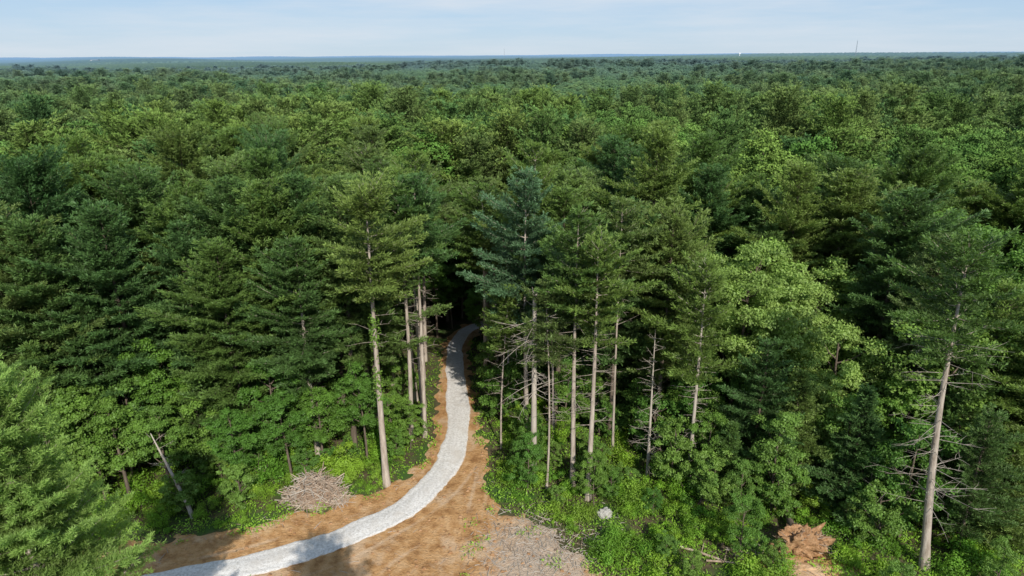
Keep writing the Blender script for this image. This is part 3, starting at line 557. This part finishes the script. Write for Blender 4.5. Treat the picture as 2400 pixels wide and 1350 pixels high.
# ---------------------------------------------------------------- debris
def stick_pile(name,cx,cy,rx,ry,h,n,seed,label,cat):
    rng=R_(seed); W=Acc()
    for i in range(n):
        q=rng.rand()**.5*1.1; a=rng.uniform(0,6.28); px=math.cos(a)*q*rx; py=math.sin(a)*q*ry; pz=max(0,h*(1-q**2.5))*rng.uniform(.6,1.15)
        dr=np.array([rng.randn()*1.2,rng.randn()*.8,rng.randn()*.5]); dr/=np.linalg.norm(dr); l=rng.uniform(.3,1.7); c=np.array([px,py,pz+.08]); k=rng.randn(3)*.15
        r=rng.uniform(.02,.08); W.tube(np.array([c-dr*l,c+k,c+dr*l]),[r,r*.9,r*.4],4,m=0 if rng.rand()<.7 else 2)
    u=np.linspace(0,2*np.pi,28); vv=np.linspace(0,1,10); U,V=np.meshgrid(u,vv); rr=1-V
    nn=1+.18*np.sin(U*3+V*9)+.1*np.sin(U*7)
    nn[:,-1]=nn[:,0]
    P=np.stack([rr*nn*rx*.85*np.cos(U),rr*nn*ry*.85*np.sin(U),h*.75*(1-rr**2.5)-.05],-1)
    W.p.append((P.reshape(-1,3),gridf(10,28),1,.5))
    return add(name,W.mesh(name,[M_STICK,M_PILE,M_DEAD]),(cx,cy,float(ground_z(cx,cy))),label=label,category=cat)
stick_pile("brush_pile",-21,61.8,3.0,1.8,2.8,560,4,"heap of cut reddish-brown branches and roots on dirt","brush pile")
W=Acc(); rng=R_(31)
for i in range(1500):
    c=rng.rand()
    if c<.65: x0,y0=rng.normal(2.6,3.2),rng.normal(54.5,3.0)
    elif c<.82: x0,y0=rng.normal(27,4),rng.normal(52.8,1.3)
    else:
        x0,y0=rng.uniform(-34,4),rng.uniform(49,68); q=polydist(x0,y0,DP)[0]
        if q>1.2 and rng.rand()<.8: continue
    if road_dist(x0,y0)[0]<2.3: continue
    a=rng.uniform(0,3.14); l=rng.uniform(.12,.9)*rng.rand()+.1; z0=float(ground_z(x0,y0))+.09
    W.tube(np.array([[x0-math.cos(a)*l,y0-math.sin(a)*l,z0],[x0,y0,z0+.04],[x0+math.cos(a)*l,y0+math.sin(a)*l,z0+.03]]),np.array([1,.9,.5])*rng.uniform(.015,.05),4,m=int(rng.rand()<.4))
add("wood_debris",W.mesh("wood_debris",[M_DEAD,M_STICK]),kind="stuff",label="scattered pale sticks and bark on the dirt",category="debris")
def lump(name,rx,ry,rz,seed,mat,amp=.25,fr=1.6,jag=0.0,smooth=True):
    rg=R_(seed); u=np.linspace(0,2*np.pi,61); vv=np.linspace(0,np.pi,36); U,V=np.meshgrid(u,vv); P=np.stack([np.sin(V)*np.cos(U),np.sin(V)*np.sin(U),np.cos(V)],-1).reshape(-1,3)
    k=np.array([mnoise.noise(Vector(q)*fr+Vector((seed,0,0)))+.5*mnoise.noise(Vector(q)*fr*2.7+Vector((seed,5,0)))+.3*mnoise.noise(Vector(q)*fr*7+Vector((seed,9,0))) for q in P])
    jj=rg.randn(36,61)*jag; jj[:,-1]=jj[:,0]; jj[0]=0; jj[-1]=0
    P=P*(1+amp*k[:,None]+jj.reshape(-1,1))*[rx,ry,rz]; me=make_mesh(name,[(P,gridf(36,61),0,.5)],smooth); me.materials.append(mat); return me
W=Acc(); rng=R_(44)
for i in range(420):
    x0,y0=rng.uniform(-30,7),rng.uniform(49.5,72)
    if not inpoly(x0,y0,DP)[0] or road_dist(x0,y0)[0]<2.0: continue
    r=rng.uniform(.05,.2); z0=float(ground_z(x0,y0))+.05
    W.tube(np.array([[x0-r,y0,z0-.02],[x0-r*.3,y0+.3*r,z0+r*.3],[x0+r*.5,y0,z0+r*.3],[x0+r,y0-.2*r,z0-.02]]),[r*.3,r*.8,r*.7,r*.2],6)
add("soil_clods",W.mesh("soil_clods",[M_ROOT],False),kind="stuff",label="loose orange clods of soil on bare dirt",category="soil")
e=bpy.data.objects.new("uprooted_stump",None); COL.objects.link(e); e.location=(27.2,53.2,float(ground_z(27.2,53.2))); e["label"]="upturned root ball caked with orange earth"; e["category"]="tree stump"
o=add("root_ball",lump("root_ball",2.1,1.0,1.5,3,M_ROOT,.75,2.4,.035,False),(0,0,1.2),parent=e)
W=Acc(); rng=R_(8)
for k in range(80):
    a=rng.uniform(-.5,3.7); l=rng.uniform(1.7,3.1); b=np.array([math.cos(a)*1.2,rng.uniform(-.5,.3),1.2+math.sin(a)*.9]); en=np.array([math.cos(a)*l,rng.uniform(-1.3,.8),1.2+math.sin(a)*l*.7]); W.tube(np.array([b,(b+en)/2+rng.randn(3)*.25,en]),[.07,.035,.01],4)
add("root",W.mesh("roots",[M_STICK]),parent=e)
W=Acc(); W.tube(np.array([[0,.6,1.1],[.5,4,.8],[1.2,9,.5]]),[.38,.32,.25],9); add("trunk",W.mesh("stump_trunk",[M_DBARK]),parent=e)
o=add("dirt_patch",lump("dirt_patch",3.9,1.6,.25,7,M_DIRT,.8,1.6),(27.0,51.4,0.0),kind="structure")
for (x0,y0,a,l,r) in ((17.8,53.0,-.5,2.0,.13),(19.6,51.8,-.15,1.6,.11),(9.0,52.8,.5,1.2,.09)):
    W=Acc(); dd_=np.array([math.cos(a),math.sin(a),0]); W.tube(np.array([-dd_*l,[0,0,.06],dd_*l]),[r,r*.9,r*.75],8); W.tube(np.array([[0,0,.05],[.2,.3,.5],[.3,.5,.9]]),[.06,.04,.01],4)
    add("fallen_log",W.mesh("fallen_log",[M_STICK]),(x0,y0,float(ground_z(x0,y0))+.28),label="pale fallen log lying among shrubs",category="log",group="fallen logs at the clearing edge")
add("boulder",lump("boulder",.8,.6,.5,12,M_ROCK,.4,1.4),(9.4,58.9,.35),label="pale grey boulder among green shrubs",category="rock")
print(counts)
